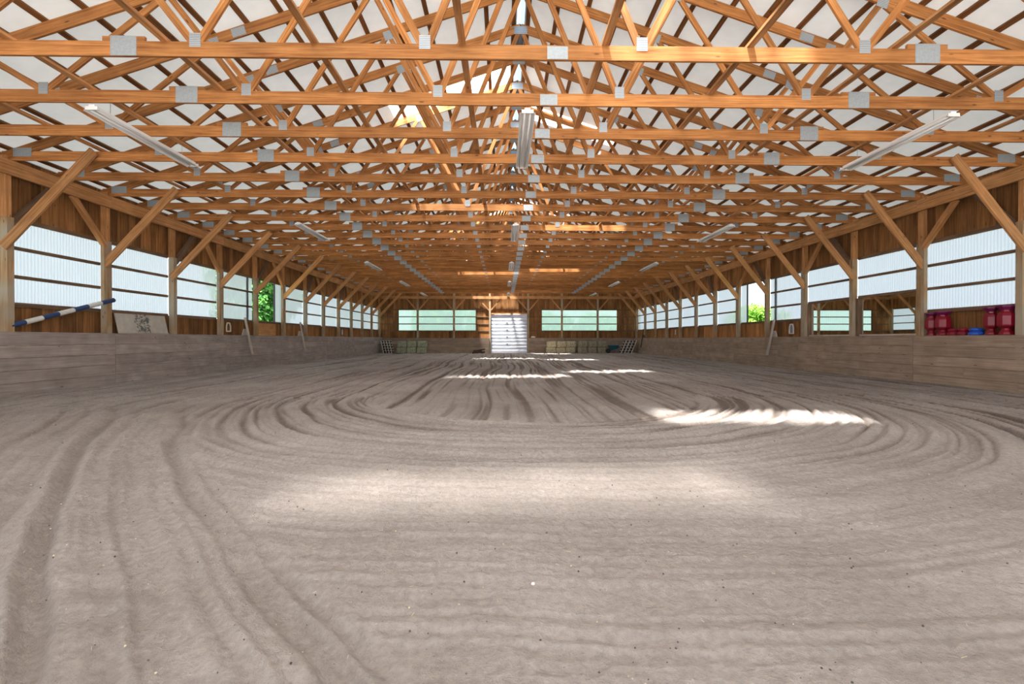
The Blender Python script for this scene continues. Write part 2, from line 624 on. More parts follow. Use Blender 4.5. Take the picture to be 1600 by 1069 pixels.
def copy_thing(root, loc=None, rot=None, **props):
    r = root.copy()
    COL.objects.link(r)
    if loc is not None: r.location = loc
    if rot is not None: r.rotation_euler = rot
    for k, v in props.items(): r[k] = v
    for ch in list(root.children):
        c = ch.copy()
        COL.objects.link(c)
        c.parent = r
        for g in ch.children:
            d = g.copy()
            COL.objects.link(d)
            d.parent = c
    return r

ORD = ['first', 'second', 'third', 'fourth', 'fifth', 'sixth', 'seventh', 'eighth', 'ninth', 'tenth', 'eleventh', 'twelfth', 'thirteenth',
       'fourteenth', 'fifteenth', 'sixteenth', 'seventeenth', 'eighteenth', 'nineteenth', 'twentieth', 'twenty-first', 'twenty-second',
       'twenty-third', 'twenty-fourth', 'twenty-fifth', 'twenty-sixth', 'twenty-seventh', 'twenty-eighth', 'twenty-ninth']


# ------------------------------------------------------------------ arena floor
def smooth(a, b, x):
    t = np.clip((x - a) / (b - a), 0, 1)
    return t * t * (3 - 2 * t)

def vnoise(x, y, seed=0):
    xi, yi = np.floor(x).astype(np.int64), np.floor(y).astype(np.int64)
    xf, yf = x - xi, y - yi
    def h(a, b):
        n = (a * 374761393 + b * 668265263 + seed * 974711) & 0xffffffff
        n = ((n ^ (n >> 13)) * 1274126177) & 0xffffffff
        return ((n ^ (n >> 16)) & 0xffff) / 65535.0
    u, v = xf * xf * (3 - 2 * xf), yf * yf * (3 - 2 * yf)
    return (h(xi, yi) * (1 - u) + h(xi + 1, yi) * u) * (1 - v) + (h(xi, yi + 1) * (1 - u) + h(xi + 1, yi + 1) * u) * v

def furrows(d, s, amp=1.0, seed=0):
    """ridges at distance d across the tracks, changing slowly along s"""
    a = vnoise(d * 2.1 + 31, s * 0.08 + 7, seed) - .5
    b = vnoise(d * 5.3 + 13, s * 0.12 + 3, seed + 1) - .5
    c = vnoise(d * 11.0 + 5, s * 0.2 + 11, seed + 2) - .5
    e = vnoise(d * 23.0 + 5, s * 0.3 + 11, seed + 3) - .5
    b = -np.abs(b) * 2 + .5
    return amp * (0.026 * a + 0.034 * b + 0.050 * c + 0.024 * e)

def build_floor():
    nx, ny = 880, 780
    yy = np.concatenate([np.linspace(-8.1, 1.1, 40, endpoint=False), np.geomspace(1.1, YF + 0.35, ny - 40)])
    u = np.linspace(-1, 1, nx)
    xx = 0.4 + (0.30 * u + 0.70 * np.sign(u) * np.abs(u) ** 2.0) * 10.75
    X, Y = np.meshgrid(xx, yy)
    wx = (vnoise(X * .4, Y * .25, 21) - .5) * .34 + (vnoise(X * 1.7, Y * .9, 22) - .5) * .05
    wy = (vnoise(X * .4 + 9, Y * .4, 23) - .5) * .34 + (vnoise(X * 1.7, Y * 1.7 + 4, 24) - .5) * .05
    x, y = X + wx, Y + wy
    cx, cy = 0.6, 9.5
    ang = np.arctan2(y - cy, x - cx)
    dr = np.hypot(x - cx, y - cy)
    dl = np.abs(x - cx)
    ring = np.where(y > cy, dl, dr)
    along = np.where(y > cy, np.abs(y - cy) * 0.6 * np.sign(x - cx) + 40 * np.sign(x - cx), ang * 6)
    f1 = furrows(ring * 1.8, along, 1.1, 1)
    inner = (1 - smooth(2.9, 3.15, ring)) * smooth(6.2, 6.6, y)
    # straight harrow lines inside the loop
    f0 = furrows(x, y * 0.35, 0.9, 40)
    h = f1 * (1 - inner) + f0 * inner
    # diagonal wheel lines at the near corner
    nd = -.795 * (x + 1.0) - .607 * (y - 2.41)
    m2 = smooth(-0.35, 0.25, nd + (vnoise(X * 1.2, Y * 1.2, 9) - .5) * .5) * (1 - smooth(6.0, 10.0, y))
    f2 = furrows(nd * 1.7, (x * .607 - y * .795), 1.0, 60)
    h = h * (1 - m2) + f2 * m2
    # quieter, trodden ground in front
    calm = (1 - smooth(3.4, 5.4, y)) * (1 - m2)
    h = h * (1 - 0.72 * calm)
    # cross marks and general lumps
    h += (vnoise(X * 0.45, Y * 0.45, 5) - .5) * 0.035 + (vnoise(X * 2.1, Y * 2.1, 6) - .5) * 0.016
    h += (vnoise(X * 9, Y * 9, 7) - .5) * 0.011 * (1 + m2) + (vnoise(X * 23, Y * 23, 8) - .5) * 0.010
    # banked a little against the kick boards
    h += 0.03 * smooth(8.3, 10.2, np.abs(X - 0.4))
    fur = f1 * (1 - inner) + f0 * inner
    fine = (vnoise(ring * 17, along * .5, 91) - .5) * (1 - inner) + (vnoise(x * 15, y * .4, 92) - .5) * inner
    fur = (fur + fine * 0.06) * (1 - m2) + f2 * 0.5 * m2
    h += fine * 0.018 * (1 - m2) * (1 - calm)
    shade_damp = smooth(-0.012, 0.030, -fur) * (1 - 0.75 * calm)  # shade put into the sand colour, deeper furrows come out darker
    shade_damp = np.clip(shade_damp * (0.45 + 0.8 * vnoise(X * .35, Y * .2, 71)) * (0.4 + 0.6 * smooth(4, 7, Y)), 0, 1)
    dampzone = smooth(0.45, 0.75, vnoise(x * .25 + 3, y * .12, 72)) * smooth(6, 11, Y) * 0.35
    shade_damp = np.clip(shade_damp * 1.0 + dampzone * (0.5 + 0.5 * vnoise(ring * 9, along * .3, 73)), 0, 1)
    nyy = len(yy)
    co = np.stack([X, Y, h], -1).reshape(-1, 3)
    i = np.arange(nyy - 1)[:, None] * nx + np.arange(nx - 1)[None, :]
    q = np.stack([i, i + 1, i + nx + 1, i + nx], -1).reshape(-1, 4)
    me = bpy.data.meshes.new('floor')
    me.vertices.add(len(co))
    me.vertices.foreach_set('co', co.ravel())
    me.loops.add(q.size)
    me.loops.foreach_set('vertex_index', q.ravel())
    me.polygons.add(len(q))
    me.polygons.foreach_set('loop_start', np.arange(0, q.size, 4))
    me.polygons.foreach_set('use_smooth', np.ones(len(q), bool))
    me.update(calc_edges=True)
    a = me.attributes.new('shade_damp', 'FLOAT', 'POINT')
    a.data.foreach_set('value', shade_damp.ravel().astype(np.float32))
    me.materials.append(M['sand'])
    o = link('floor', me)
    tag(o, 'grey brown riding arena sand raked in curving harrow tracks', kind='structure')
    return xx, yy, h
FX, FY, FH = build_floor()
def ground(x, y):
    i = min(max(int(np.searchsorted(FX, x)), 0), len(FX) - 1)
    j = min(max(int(np.searchsorted(FY, y)), 0), len(FY) - 1)
    return float(FH[j, i])

# ground outside, in strips around the building
g = MB()
for (x0, x1, y0, y1) in ((-90, -10.2, -8, 120), (11.0, 90, -8, 120), (-10.2, 11.0, YF + 0.3, 120)):
    g.face([(x0, y0, -0.12), (x1, y0, -0.12), (x1, y1, -0.12), (x0, y1, -0.12)])
tag(g.build('ground', 'grass'), 'green grass around the barn', kind='structure')


g = MB()
g.face([(-90, -60, -0.11), (90, -60, -0.11), (90, -8, -0.11), (-90, -8, -0.11)])  # unseen ground added behind the camera as a bright bounce surface
tag(g.build('ground', 'gravel'), 'unseen pale gravel added to bounce sunlight into the open end of the barn', kind='structure')

# ------------------------------------------------------------------ roof: liner sheets, skylights, purlins
ceil = empty('ceiling', (XC, 0, 0), 'white lined gable roof over timber purlins', kind='structure')
sky_l = [2.2, 13.2, 26.7, 38.2]
sky_r = [-4.2, 5.5, 15.2, 25.0, 35.5]
TE = 11.15  # eaves drawn out beyond the walls, unseen, to keep sun off the windows
def roof_strip(side, ya, yb, t0, t1, name, mat, lift=0.045, th=0.012):
    a = Vector((side * t0, ya, roof_z(t0) + lift))
    b_ = Vector((side * t1, ya, roof_z(t1) + lift))
    d = (b_ - a).normalized()
    n = Vector((-d.z, 0, d.x)) * side
    mb = MB()
    mb.face([a, (a.x, yb, a.z), (b_.x, yb, b_.z), b_])
    return mb.build(name, mat, ceil)
def roof_fold(side, ya, yb, t0, t1, name, mat):
    return roof_strip(side, ya, yb, t0, t1, name, mat)
YRB, YRE = -7.0, YF + 0.5
for side, sl in ((-1, sky_l), (1, sky_r)):
    y = YRB
    for s in sl:
        ya, yb = s - 0.46, s + 0.46
        while y < ya - 0.01:
            yn = min(y + 4.88, ya)
            roof_fold(side, y, yn, 0.085, TE, 'roof_sheet', 'roof')
            y = yn
        sk_end = 3.35 if side < 0 else 3.1
        roof_fold(side, ya, yb, sk_end, TE, 'roof_sheet', 'roof')
        roof_strip(side, ya, yb, 0.085, sk_end, 'skylight_sheet', 'milky' if 0 < s < 4 else 'skylight')
        y = yb
    while y < YRE - 0.01:
        yn = min(y + 4.88, YRE)
        roof_fold(side, y, yn, 0.085, TE, 'roof_sheet', 'roof')
        y = yn
    k = 0
    t_ = 0.16
    while t_ < TE:
        z = roof_z(t_) + 0.02
        w_ = 0.089
        board('purlin', ceil, (side * t_, YRB, z), (side * t_, YRE, z), w_, 0.038, 'purlin', up=(side * SLOPE, 0, 1))
        t_ += 0.585
        k += 1
# ridge vent: short clear and closed pieces in turn
y = YRB
k = 0
while y < YRE:
    mb = MB()
    for s_ in (-1, 1):
        mb.face([(0, y, roof_z(0) + 0.115), (0, y + 1.215, roof_z(0) + 0.115), (s_ * 0.2, y + 1.215, roof_z(0.2) + 0.062), (s_ * 0.2, y, roof_z(0.2) + 0.062)][::s_])
    mb.build('vent_panel', 'vent' if k % 2 == 0 else 'black', ceil)
    y += 1.22
    k += 1


# ------------------------------------------------------------------ roof trusses
NODES_B = (1.37, 4.22, 7.2)
NODES_T = (0.0, 2.68, 5.4, 8.1)
def make_truss():
    r = empty('roof_truss')
    half = 10.25
    zc = CH + 0.092
    # bottom chord in two lengths, spliced
    splits = [-half, -5.1, 0.3, 5.03, half]
    for a, b_ in zip(splits[:-1], splits[1:]):
        board('bottom_chord', r, (a, 0, zc), (b_, 0, zc), 0.038, 0.184, 'lumber')
    for s in (-1, 1):
        za = roof_z(0) - 0.097
        for ta, tb in ((0.0, 4.98), (4.98, 10.6)):
            board('top_chord', r, (s * ta, 0, za - SLOPE * ta), (s * tb, 0, za - SLOPE * tb), 0.038, 0.184, 'lumber')
        # webs zigzag between the chords
        seq = [('T', 0), ('B', 0), ('T', 1), ('B', 1), ('T', 2), ('B', 2), ('T', 3)]
        pts = []
        for kk, i in seq:
            if kk == 'T':
                t_ = NODES_T[i]
                pts.append((t_, roof_z(t_) - 0.20))
            else:
                pts.append((NODES_B[i], CH + 0.19))
        for (ta, z0), (tb, z1) in zip(pts[:-1], pts[1:]):
            dx = 0.045 if tb > ta else -0.045
            o0 = 0.05 if z0 < z1 else -0.02
            board('web', r, (s * (ta + 0.045), 0, z0 - 0.0), (s * (tb - 0.045), 0, z1), 0.036, 0.089, 'lumber')
    fy = -0.0215
    def plate(x, z, w, h, mat='plate', rot=0.0):
        key = ('plate', w, h, mat)
        if key not in _cache:
            _cache[key] = MB().cuboid((0, 0, 0), (w, 0.004, h)).mesh('connector_plate', mat)
        o = link('connector_plate', _cache[key], r, (x, fy, z), (0, rot, 0))
        return o
    for t_ in NODES_B:
        for s in (-1, 1):
            plate(s * t_, CH + 0.205, 0.14, 0.17, 'punched')
    for t_ in NODES_T:
        for s in ((-1, 1) if t_ > 0 else (1,)):
            plate(s * t_, roof_z(t_) - 0.16, 0.17 if t_ > 0 else 0.3, 0.17, 'punched', s * math.atan(SLOPE) if t_ > 0 else 0)
    for s in (-1, 1):
        plate(s * 4.98, roof_z(4.98) - 0.10, 0.24, 0.15, 'punched', s * math.atan(SLOPE))
        plate(s * 9.85, CH + 0.16, 0.36, 0.17)
    plate(0.3, CH + 0.088, 0.26, 0.16)
    for x in (-5.1, 5.03):
        plate(x, CH + 0.125, 0.32, 0.245)
        board('splice_block', r, (x - 0.26, 0, CH + 0.184 + 0.03), (x + 0.26, 0, CH + 0.184 + 0.03), 0.038, 0.06, 'lumber')
    return r
YT = [Y0 + 1.22 * (k - 3) for k in range(-1, 28)]      # first one stands just behind the top edge of the frame
YT = [y for y in YT if y < YF - 0.3]
TRUSS = make_truss()
NT = len(YT)
for i, y in enumerate(YT):
    if i == 0:
        o = TRUSS
    else:
        o = copy_thing(TRUSS)
    o.location = (XC, y, 0)
    o['label'] = 'orange timber roof truss just above the top edge of the frame' if i == 0 else 'orange timber roof truss with grey nail plates, %s in view from the camera' % ORD[i - 1]
    o['category'] = 'truss'
    o['group'] = 'timber roof trusses across the arena'

# long bracing boards lying on the bottom chords
RUN = {0.9: ('just beside', 'second'), 2.75: (), 4.6: (), 6.5: (), 8.3: ()}
for i, t_ in enumerate((0.9, 2.75, 4.6, 6.5, 8.3)):
    for s, sn in ((-1, 'pole'), (1, 'mirror')):
        x = XC + s * t_
        # two or three lengths joined end to end
        r = empty('lateral_brace', (x, YT[0], CH + 0.184 + 0.02),
                  'long board on the truss chords, %s from the ridge towards the %s wall' % (ORD[i], 'striped pole' if s < 0 else 'mirrored'),
                  'brace board', 'brace boards running the length of the arena')
        Lr = YT[-1] - YT[0] + 0.3
        n = 7
        for k in range(n):
            a, b_ = Lr * k / n - 0.1, Lr * (k + 1) / n - 0.1
            board('board_length', r, (0, a, 0), (0, b_ - 0.004, 0), 0.089, 0.038, 'brace')


# ------------------------------------------------------------------ long walls
def wall_side(s):
    """s = -1 for the wall with the striped pole, +1 for the mirrored wall"""
    left = s < 0
    px = XL if left else XR
    kz = KICK_L if left else KICK_R
    nm = 'left' if left else 'right'
    wall = empty('wall_' + nm, (0, 0, 0), 'brown board and batten wall above and below the %s windows' % ('striped pole side' if left else 'mirror side'), kind='structure')
    xo = px + s * 0.155        # back of the girts, face of the planks
    xp = xo + s * 0.012
    ymin = Y0 - 5 * BAY
    # vertical planks
    far = MB()
    rnd = random.Random(11 if left else 12)
    y = ymin
    while y < YF - 0.02:
        w = rnd.choice((0.185, 0.2, 0.21, 0.19, 0.235))
        yc = y + w / 2
        bay = (yc - Y0) / BAY
        dx = rnd.uniform(-0.004, 0.007)
        segs = [(WZ[3] + 0.02, 4.93), (0.0, WZ[0])]
        if not left and 1.03 < bay < 3:
            segs[1] = (0.0, kz)
        for (za, zb) in segs:
            p0, p1 = (xp + dx, yc, za), (xp + dx, yc, zb)
            if Y0 - BAY < yc < Y0 + 4 * BAY:
                mat = 'barn'
                board('plank', wall, p0, p1, 0.022, w - 0.006, mat, up=(0, 1, 0))
            else:
                far.box(p0, p1, 0.022, w - 0.006, up=(0, 1, 0))
        y += w
    o = far.build('plank_row', 'barn', wall)
    o['kind'] = 'stuff'
    if left:                # new plywood under the open window
        yb = Y0 + 4 * BAY
        board('plywood_sheet', wall, (xo - s * 0.02, yb + 0.1, 1.50), (xo - s * 0.02, yb + 1.95, 1.50), 0.018, 0.60, 'plywood')
    # unseen backing added behind the planks to block light through the gaps
    xc_ = xp + s * 0.02
    y = ymin
    while y < YF + 0.2:
        yn = min(y + 2 * BAY, YF + 0.25)
        for za, zb in ((WZ[3] + 0.0, 5.0), (-0.2, WZ[0])):
            board('backing_sheet', wall, (xc_, y, (za + zb) / 2), (xc_, yn, (za + zb) / 2), 0.008, zb - za, 'darkwood')
        y = yn
    # plate beam on the posts
    beam = empty('wall_beam', (px - s * 0.095, 0, CH - 0.145), 'heavy plank beam carrying the truss ends on the %s wall' % ('striped pole' if left else 'mirrored'), kind='structure')
    y = ymin
    while y < YF - 0.1:
        yn = min(y + 2 * BAY, YF)
        board('beam_length', beam, (0, y, 0), (0, yn - 0.004, 0), 0.076, 0.285, 'brace')
        y = yn
    # windows between the posts
    for b in range(-5, NB):
        ya, yb = Y0 + b * BAY + 0.07, Y0 + (b + 1) * BAY - 0.07
        num = (b + 6) if left else (b + 6 + 17)
        wnm = 'striped pole' if left else 'mirrored'
        lab = '%s translucent window bay of the %s wall from the first post in view' % (ORD[b], wnm) if b >= 0 else 'translucent window bay of the %s wall beside or behind the camera' % wnm
        is_open = (b == 4)
        mirror = (not left) and b in (1, 2)
        if is_open:
            lab = 'open window bay with trees outside in the %s wall' % ('striped pole' if left else 'mirrored')
        w = empty('window_%d' % num, (px + s * 0.11, ya, 0), lab, kind='structure')
        Lb = yb - ya
        for k, z in enumerate(WZ):
            if is_open and k in (1, 2):
                continue
            if mirror and k == 0:
                continue
            board('girt', w, (0, 0, z), (0, Lb, z), 0.038, 0.089 if k in (0, 3) else 0.07, 'girt')
        z0, z1 = WZ[0] + 0.03, WZ[3] - 0.03
        if mirror:
            z0 = WZ[1] + 0.0
        ya2, yb2 = -0.05, Lb + 0.05
        if is_open:
            ya2 = 1.82
        # corrugated sheet
        per = 0.076
        n = int((yb2 - ya2) / per * 4)
        mb = MB()
        for i in range(n):
            a0, a1 = ya2 + (yb2 - ya2) * i / n, ya2 + (yb2 - ya2) * (i + 1) / n
            x0 = s * (0.035 + 0.008 * math.sin(a0 * 2 * math.pi / per))
            x1 = s * (0.035 + 0.008 * math.sin(a1 * 2 * math.pi / per))
            mb.face([(x0, a0, z0), (x1, a1, z0), (x1, a1, z1), (x0, a0, z1)], [(a0, z0), (a1, z0), (a1, z1), (a0, z1)])
        mb.build('corrugated_sheet', 'window', w, smooth=True)
        if is_open:
            board('sliding_frame', w, (s * 0.03, 1.80, WZ[0]), (s * 0.03, 1.80, WZ[3]), 0.05, 0.07, 'black', up=(0, 1, 0))
            board('frame_post', w, (s * 0.02, 0.03, WZ[0]), (s * 0.02, 0.03, WZ[3]), 0.05, 0.06, 'darkwood', up=(0, 1, 0))
        if b == 3:
            board('sliding_frame', w, (s * 0.06, Lb - 0.28, WZ[0]), (s * 0.06, Lb - 0.28, WZ[3]), 0.02, 0.16, 'steel', up=(0, 1, 0))
        if b == 5 and not left:
            board('sliding_frame', w, (s * 0.06, 0.42, WZ[0]), (s * 0.06, 0.42, WZ[3]), 0.02, 0.16, 'steel', up=(0, 1, 0))
    # posts with their braces
    for k in range(-1, NB + 1):
        y = Y0 + k * BAY
        if k == NB:
            y -= 0.09
        wn_ = 'striped pole wall' if left else 'mirrored wall'
        if k < 0:
            lb = 'timber post of the %s just outside the frame with its knee brace' % wn_
        elif k == NB:
            lb = 'corner timber post where the %s meets the far end wall' % wn_
        else:
            lb = '%s timber post of the %s counting from the camera' % (ORD[k], wn_)
        p = empty('timber_post', (px, y, 0), lb, 'post', 'timber posts along the ' + wn_)
        board('post_shaft', p, (0, 0, 0), (0, 0, WZ[3] - 0.02), 0.15, 0.14, 'post', up=(0, 1, 0))
        board('upper_shaft', p, (s * 0.03, 0, WZ[3] - 0.02), (s * 0.03, 0, CH + 0.1), 0.15, 0.10, 'brace', up=(0, 1, 0))
        # knee brace to the truss
        inner = -s
        board('knee_brace', p, (inner * 0.02, -0.095, 2.93), (inner * 1.78 if left else inner * 1.52, -0.095, CH + 0.16), 0.05, 0.184, 'brace')
        # wall braces meet over every other bay
        up_dir = 1 if k % 2 == 0 else -1
        if k < NB:
            board('wall_brace', p, (inner * 0.02, up_dir * 0.07, 3.40), (inner * 0.02, up_dir * 0.98, CH - 0.26), 0.09, 0.12 if up_dir < 0 else 0.14, 'brace' if up_dir < 0 else 'girt', up=(0, 0, 1))  # shade put into the colour: braces leaning away take the darker lumber
        if up_dir < 0 and k > 0:
            board('packing_block', p, (inner * 0.015, -0.11, 0.9), (inner * 0.015, -0.11, 3.42), 0.09, 0.075, 'post', up=(0, 1, 0))
    # hurricane ties where every truss sits on the beam
    # kick boards
    bb = empty('baseboard_' + nm, (0, 0, 0), 'high kick wall of wide %s planks below the %s wall' % ('grey' if left else 'brown grey', 'striped pole' if left else 'mirrored'), kind='structure')
    xk = px - s * (-0.0) + (0.19 if left else -0.19)
    rows = 5
    hh = kz / rows
    rk = random.Random(5)
    for r_ in range(rows):
        y = Y0 - 6 * BAY
        first = True
        while y < YF - 0.05:
            if left:
                yn = y + (2 * BAY)
                if first: yn = Y0 - 5 * BAY
            else:
                yn = y + 2 * BAY if not first else Y0 - 5 * BAY
                if rk.random() < .3 and not first:
                    mid = y + rk.uniform(1.2, 3.6)
                    if mid < YF - 0.5:
                        board('plank', bb, (xk + rk.uniform(-.003, .003), y, hh * (r_ + .5)), (xk, mid - 0.004, hh * (r_ + .5)), 0.038, hh - 0.007, 'kickr')
                        y = mid
            first = False
            yn = min(yn, YF - 0.02)
            dx = rk.uniform(-.003, .003)
            board('plank', bb, (xk + dx, y, hh * (r_ + .5)), (xk + dx, yn - 0.006, hh * (r_ + .5)), 0.038, hh - 0.007, 'kick' if left else 'kickr')
            y = yn
    # ledge on top, back to the wall
    y = Y0 - 6 * BAY
    while y < YF - 0.05:
        yn = min(y + 2 * BAY, YF - 0.02)
        xa = xk - s * 0.02
        xb = xo
        board('ledge', bb, ((xa + xb) / 2, y, kz + 0.012), ((xa + xb) / 2, yn - 0.004, kz + 0.012), abs(xb - xa), 0.024, 'kick' if left else 'kickr')
        y = yn
wall_side(-1)
wall_side(1)


# ------------------------------------------------------------------ far end wall
wb = empty('wall_back', (0, 0, 0), 'brown board wall closing the far end of the arena', kind='structure')
FWX = [(-8.35, -2.22), (3.06, 9.15)]      # window strips
FZ = (1.78, 2.33, 2.90, 3.46)
FPX = [-6.82, -3.95, -1.10, 1.95, 4.64, 7.50]
DX0, DX1, DZ = -1.02, 1.87, 3.12
mb = MB()
rnd = random.Random(3)
x = XL - 0.2
while x < XR + 0.25:
    w = rnd.choice((0.18, 0.2, 0.22))
    xc = x + w / 2
    top = roof_z(xc - XC) - 0.02
    inwin = any(a < xc < b_ for a, b_ in FWX)
    segs = [(-0.15, FZ[0]), (FZ[3], top)] if inwin else [(-0.15, top)]
    if DX0 - 0.05 < xc < DX1 + 0.05:
        segs = [(DZ, top)]
    for za, zb in segs:
        dy = rnd.uniform(-.004, .004)
        mb.box((xc, YF + 0.20 + dy, za), (xc, YF + 0.20 + dy, zb), w - 0.008, 0.022, up=(0, 1, 0))
    x += w
o = mb.build('plank_row', 'barn', wb)
o['kind'] = 'stuff'
# backing added behind the end wall planks against light through their gaps
bx = [XL - 0.3, FWX[0][0], FWX[0][1], DX0 - 0.05, DX1 + 0.05, FWX[1][0], FWX[1][1], XR + 0.3]
for a, b_ in zip(bx[:-1], bx[1:]):
    spans = [(-0.2, 4.9)]
    if (a, b_) in FWX: spans = [(-0.2, FZ[0]), (FZ[3], 4.9)]
    if a == DX0 - 0.05: spans = [(DZ, 4.9)]
    for za, zb in spans:
        board('backing_sheet', wb, (a, YF + 0.225, (za + zb) / 2), (b_, YF + 0.225, (za + zb) / 2), 0.008, zb - za, 'darkwood')
mb = MB()
mb.face([(XL - 0.3, YF + 0.222, 4.88), (XR + 0.3, YF + 0.222, 4.88), (XC, YF + 0.222, roof_z(0))])
mb.build('gable_backing', 'darkwood', wb)
for z in FZ:
    for a, b_ in ((XL, DX0 - 0.15), (DX1 + 0.15, XR)) if z < DZ else ((XL, XR),):
        board('girt', wb, (a, YF + 0.165, z), (b_, YF + 0.165, z), 0.038, 0.075, 'girt' )
board('beam_length', wb, (XL, YF - 0.03, 4.42), (XR, YF - 0.03, 4.42), 0.05, 0.22, 'brace')
for i, (a, b_) in enumerate(FWX):
    w = empty('window_%d' % (35 + i), (a, YF + 0.23, 0), 'long pale green translucent window of the far end wall, %s' % ('on the wheelbarrow side' if i else 'on the side of the log heap'), kind='structure')
    mb = MB()
    n = int((b_ - a) / 0.076 * 2)
    for k in range(n):
        u0, u1 = (b_ - a) * k / n, (b_ - a) * (k + 1) / n
        d0, d1 = (0.006 if k % 2 else -0.006), (-0.006 if k % 2 else 0.006)
        mb.face([(u0, d0, FZ[0]), (u1, d1, FZ[0]), (u1, d1, FZ[3]), (u0, d0, FZ[3])])
    mb.build('corrugated_sheet', 'windowfar', w, smooth=True)
for i, x in enumerate(FPX):
    near_door = i in (2, 3)
    p = empty('timber_post', (x, YF, 0), '%s timber post of the far end wall counted from the %s' % (('outer', 'middle', 'door side', 'door side', 'middle', 'outer')[i], 'striped pole wall' if i < 3 else 'mirrored wall'), 'post', 'timber posts of the far end wall')
    board('post_shaft', p, (0, 0.06, 0), (0, 0.06, 4.9), 0.15, 0.15, 'post', up=(0, 1, 0))
    for s in (-1, 1):
        board('wall_brace', p, (s * 0.08, 0.04, 3.42), (s * 0.88, 0.04, 4.34), 0.05, 0.11, 'brace')
# kick boards of the end wall
bb = empty('baseboard_back', (0, 0, 0), 'grey plank kick wall at the foot of the far end wall', kind='structure')
for a, b_ in ((XL + 0.2, DX0 - 0.12), (DX1 + 0.14, XR - 0.2)):
    for r_ in range(5):
        n = 3
        for k in range(n):
            xa, xb = a + (b_ - a) * k / n, a + (b_ - a) * (k + 1) / n
            board('plank', bb, (xa, YF - 0.10, 0.238 * (r_ + .5)), (xb - 0.006, YF - 0.10, 0.238 * (r_ + .5)), 0.038, 0.23, 'kickr')
    board('ledge', bb, (a, YF + 0.03, 1.20), (b_, YF + 0.03, 1.20), 0.28, 0.024, 'kickr')
# roll-up door
d = empty('door_1', (0, YF + 0.12, 0), 'silver roll-up door in the middle of the far end wall', kind='structure')
np_ = 11
ph = (DZ - 0.04) / np_
for k in range(np_):
    z0 = 0.02 + ph * k
    mb = MB()
    prof = [(0.0, z0), (-0.03, z0 + ph * .18), (-0.035, z0 + ph * .5), (-0.03, z0 + ph * .82), (0.0, z0 + ph - 0.012)]
    for (ya, za), (yb, zb) in zip(prof[:-1], prof[1:]):
        mb.face([(DX0, ya, za), (DX1, ya, za), (DX1, yb, zb), (DX0, yb, zb)])
    mb.face([(DX0, 0.012, z0 - 0.02), (DX1, 0.012, z0 - 0.02), (DX1, 0.012, z0 + ph), (DX0, 0.012, z0 + ph)])
    mb.build('door_panel', 'door', d)
for x in (DX0, DX1):
    board('door_track', d, (x, -0.05, 0), (x, -0.05, DZ), 0.06, 0.05, 'steel', up=(0, 1, 0))
for k in (2, 4, 6, 8):
    mb = MB().cuboid(((DX0 + DX1) / 2 - 0.15, -0.05, 0.02 + ph * (k + .5)), (0.1, 0.03, 0.08))
    mb.build('door_hinge', 'black', d)
board('door_header', d, (DX0 - 0.1, -0.06, DZ + 0.03), (DX1 + 0.1, -0.06, DZ + 0.03), 0.06, 0.1, 'brace')


# ------------------------------------------------------------------ mirrors between posts of the mirrored wall
for b, nm in ((1, 'larger mirror panel in the nearer of the two mirrored bays'), (2, 'mirror panel in the farther of the two mirrored bays')):
    ya, yb = Y0 + b * BAY + 0.10, Y0 + (b + 1) * BAY - 0.12
    r = empty('wall_mirror', (XR + 0.10, ya, KICK_R + 0.03), 'framed riding ' + nm, 'mirror', 'riding mirrors')
    H = WZ[1] - KICK_R - 0.07
    Lm = yb - ya
    mb = MB().cuboid((0, Lm / 2, H / 2), (0.012, Lm, H))
    mb.build('mirror_glass', 'mirror', r)
    board('frame_rail', r, (-0.01, 0, H + 0.02), (-0.01, Lm, H + 0.02), 0.05, 0.045, 'girt')
    board('frame_rail', r, (-0.01, 0, 0.03), (-0.01, Lm, 0.03), 0.05, 0.05, 'pale')
    board('frame_jamb', r, (-0.03, Lm + 0.0, 0), (-0.03, Lm + 0.0, H), 0.09, 0.10, 'girt', up=(0, 1, 0))
    board('frame_jamb', r, (-0.01, 0.0, 0), (-0.01, 0.0, H), 0.05, 0.05, 'girt', up=(0, 1, 0))


# ------------------------------------------------------------------ strip lights
def make_light():
    r = empty('strip_light')
    Lf = 2.4
    mb = MB()
    mb.box((0, 0, 0.03), (0, Lf, 0.03), 0.09, 0.05)
    mb.build('housing', 'fixture', r)
    mb = MB()                                   # sloping reflector wings
    for s in (-1, 1):
        a, b_ = (s * 0.045, 0.02), (s * 0.115, -0.03)
        mb.face([(a[0], 0, a[1]), (a[0], Lf, a[1]), (b_[0], Lf, b_[1]), (b_[0], 0, b_[1])])
        mb.face([(a[0], 0, a[1] + .006), (b_[0], 0, b_[1] + .006), (b_[0], Lf, b_[1] + .006), (a[0], Lf, a[1] + .006)])
        mb.box((b_[0], 0, b_[1]), (b_[0], Lf, b_[1]), 0.006, 0.018)
    mb.build('reflector', 'fixture', r)
    for s in (-1, 1):
        mb = MB().tube((s * 0.045, 0.04, -0.012), (s * 0.045, Lf - 0.04, -0.012), 0.016, n=8)
        mb.build('lamp_tube', 'tube', r, smooth=True)
    for y in (0.0, Lf):
        mb = MB().cuboid((0, y, 0.0), (0.18, 0.02, 0.05))
        mb.build('end_cap', 'fixture', r)
    for y in (0.35, Lf - 0.35):
        mb = MB().tube((0, y, 0.05), (0, y, 0.26), 0.004, n=5)
        mb.build('hanger', 'steel', r)
    return r
LIGHT = make_light()
first = True
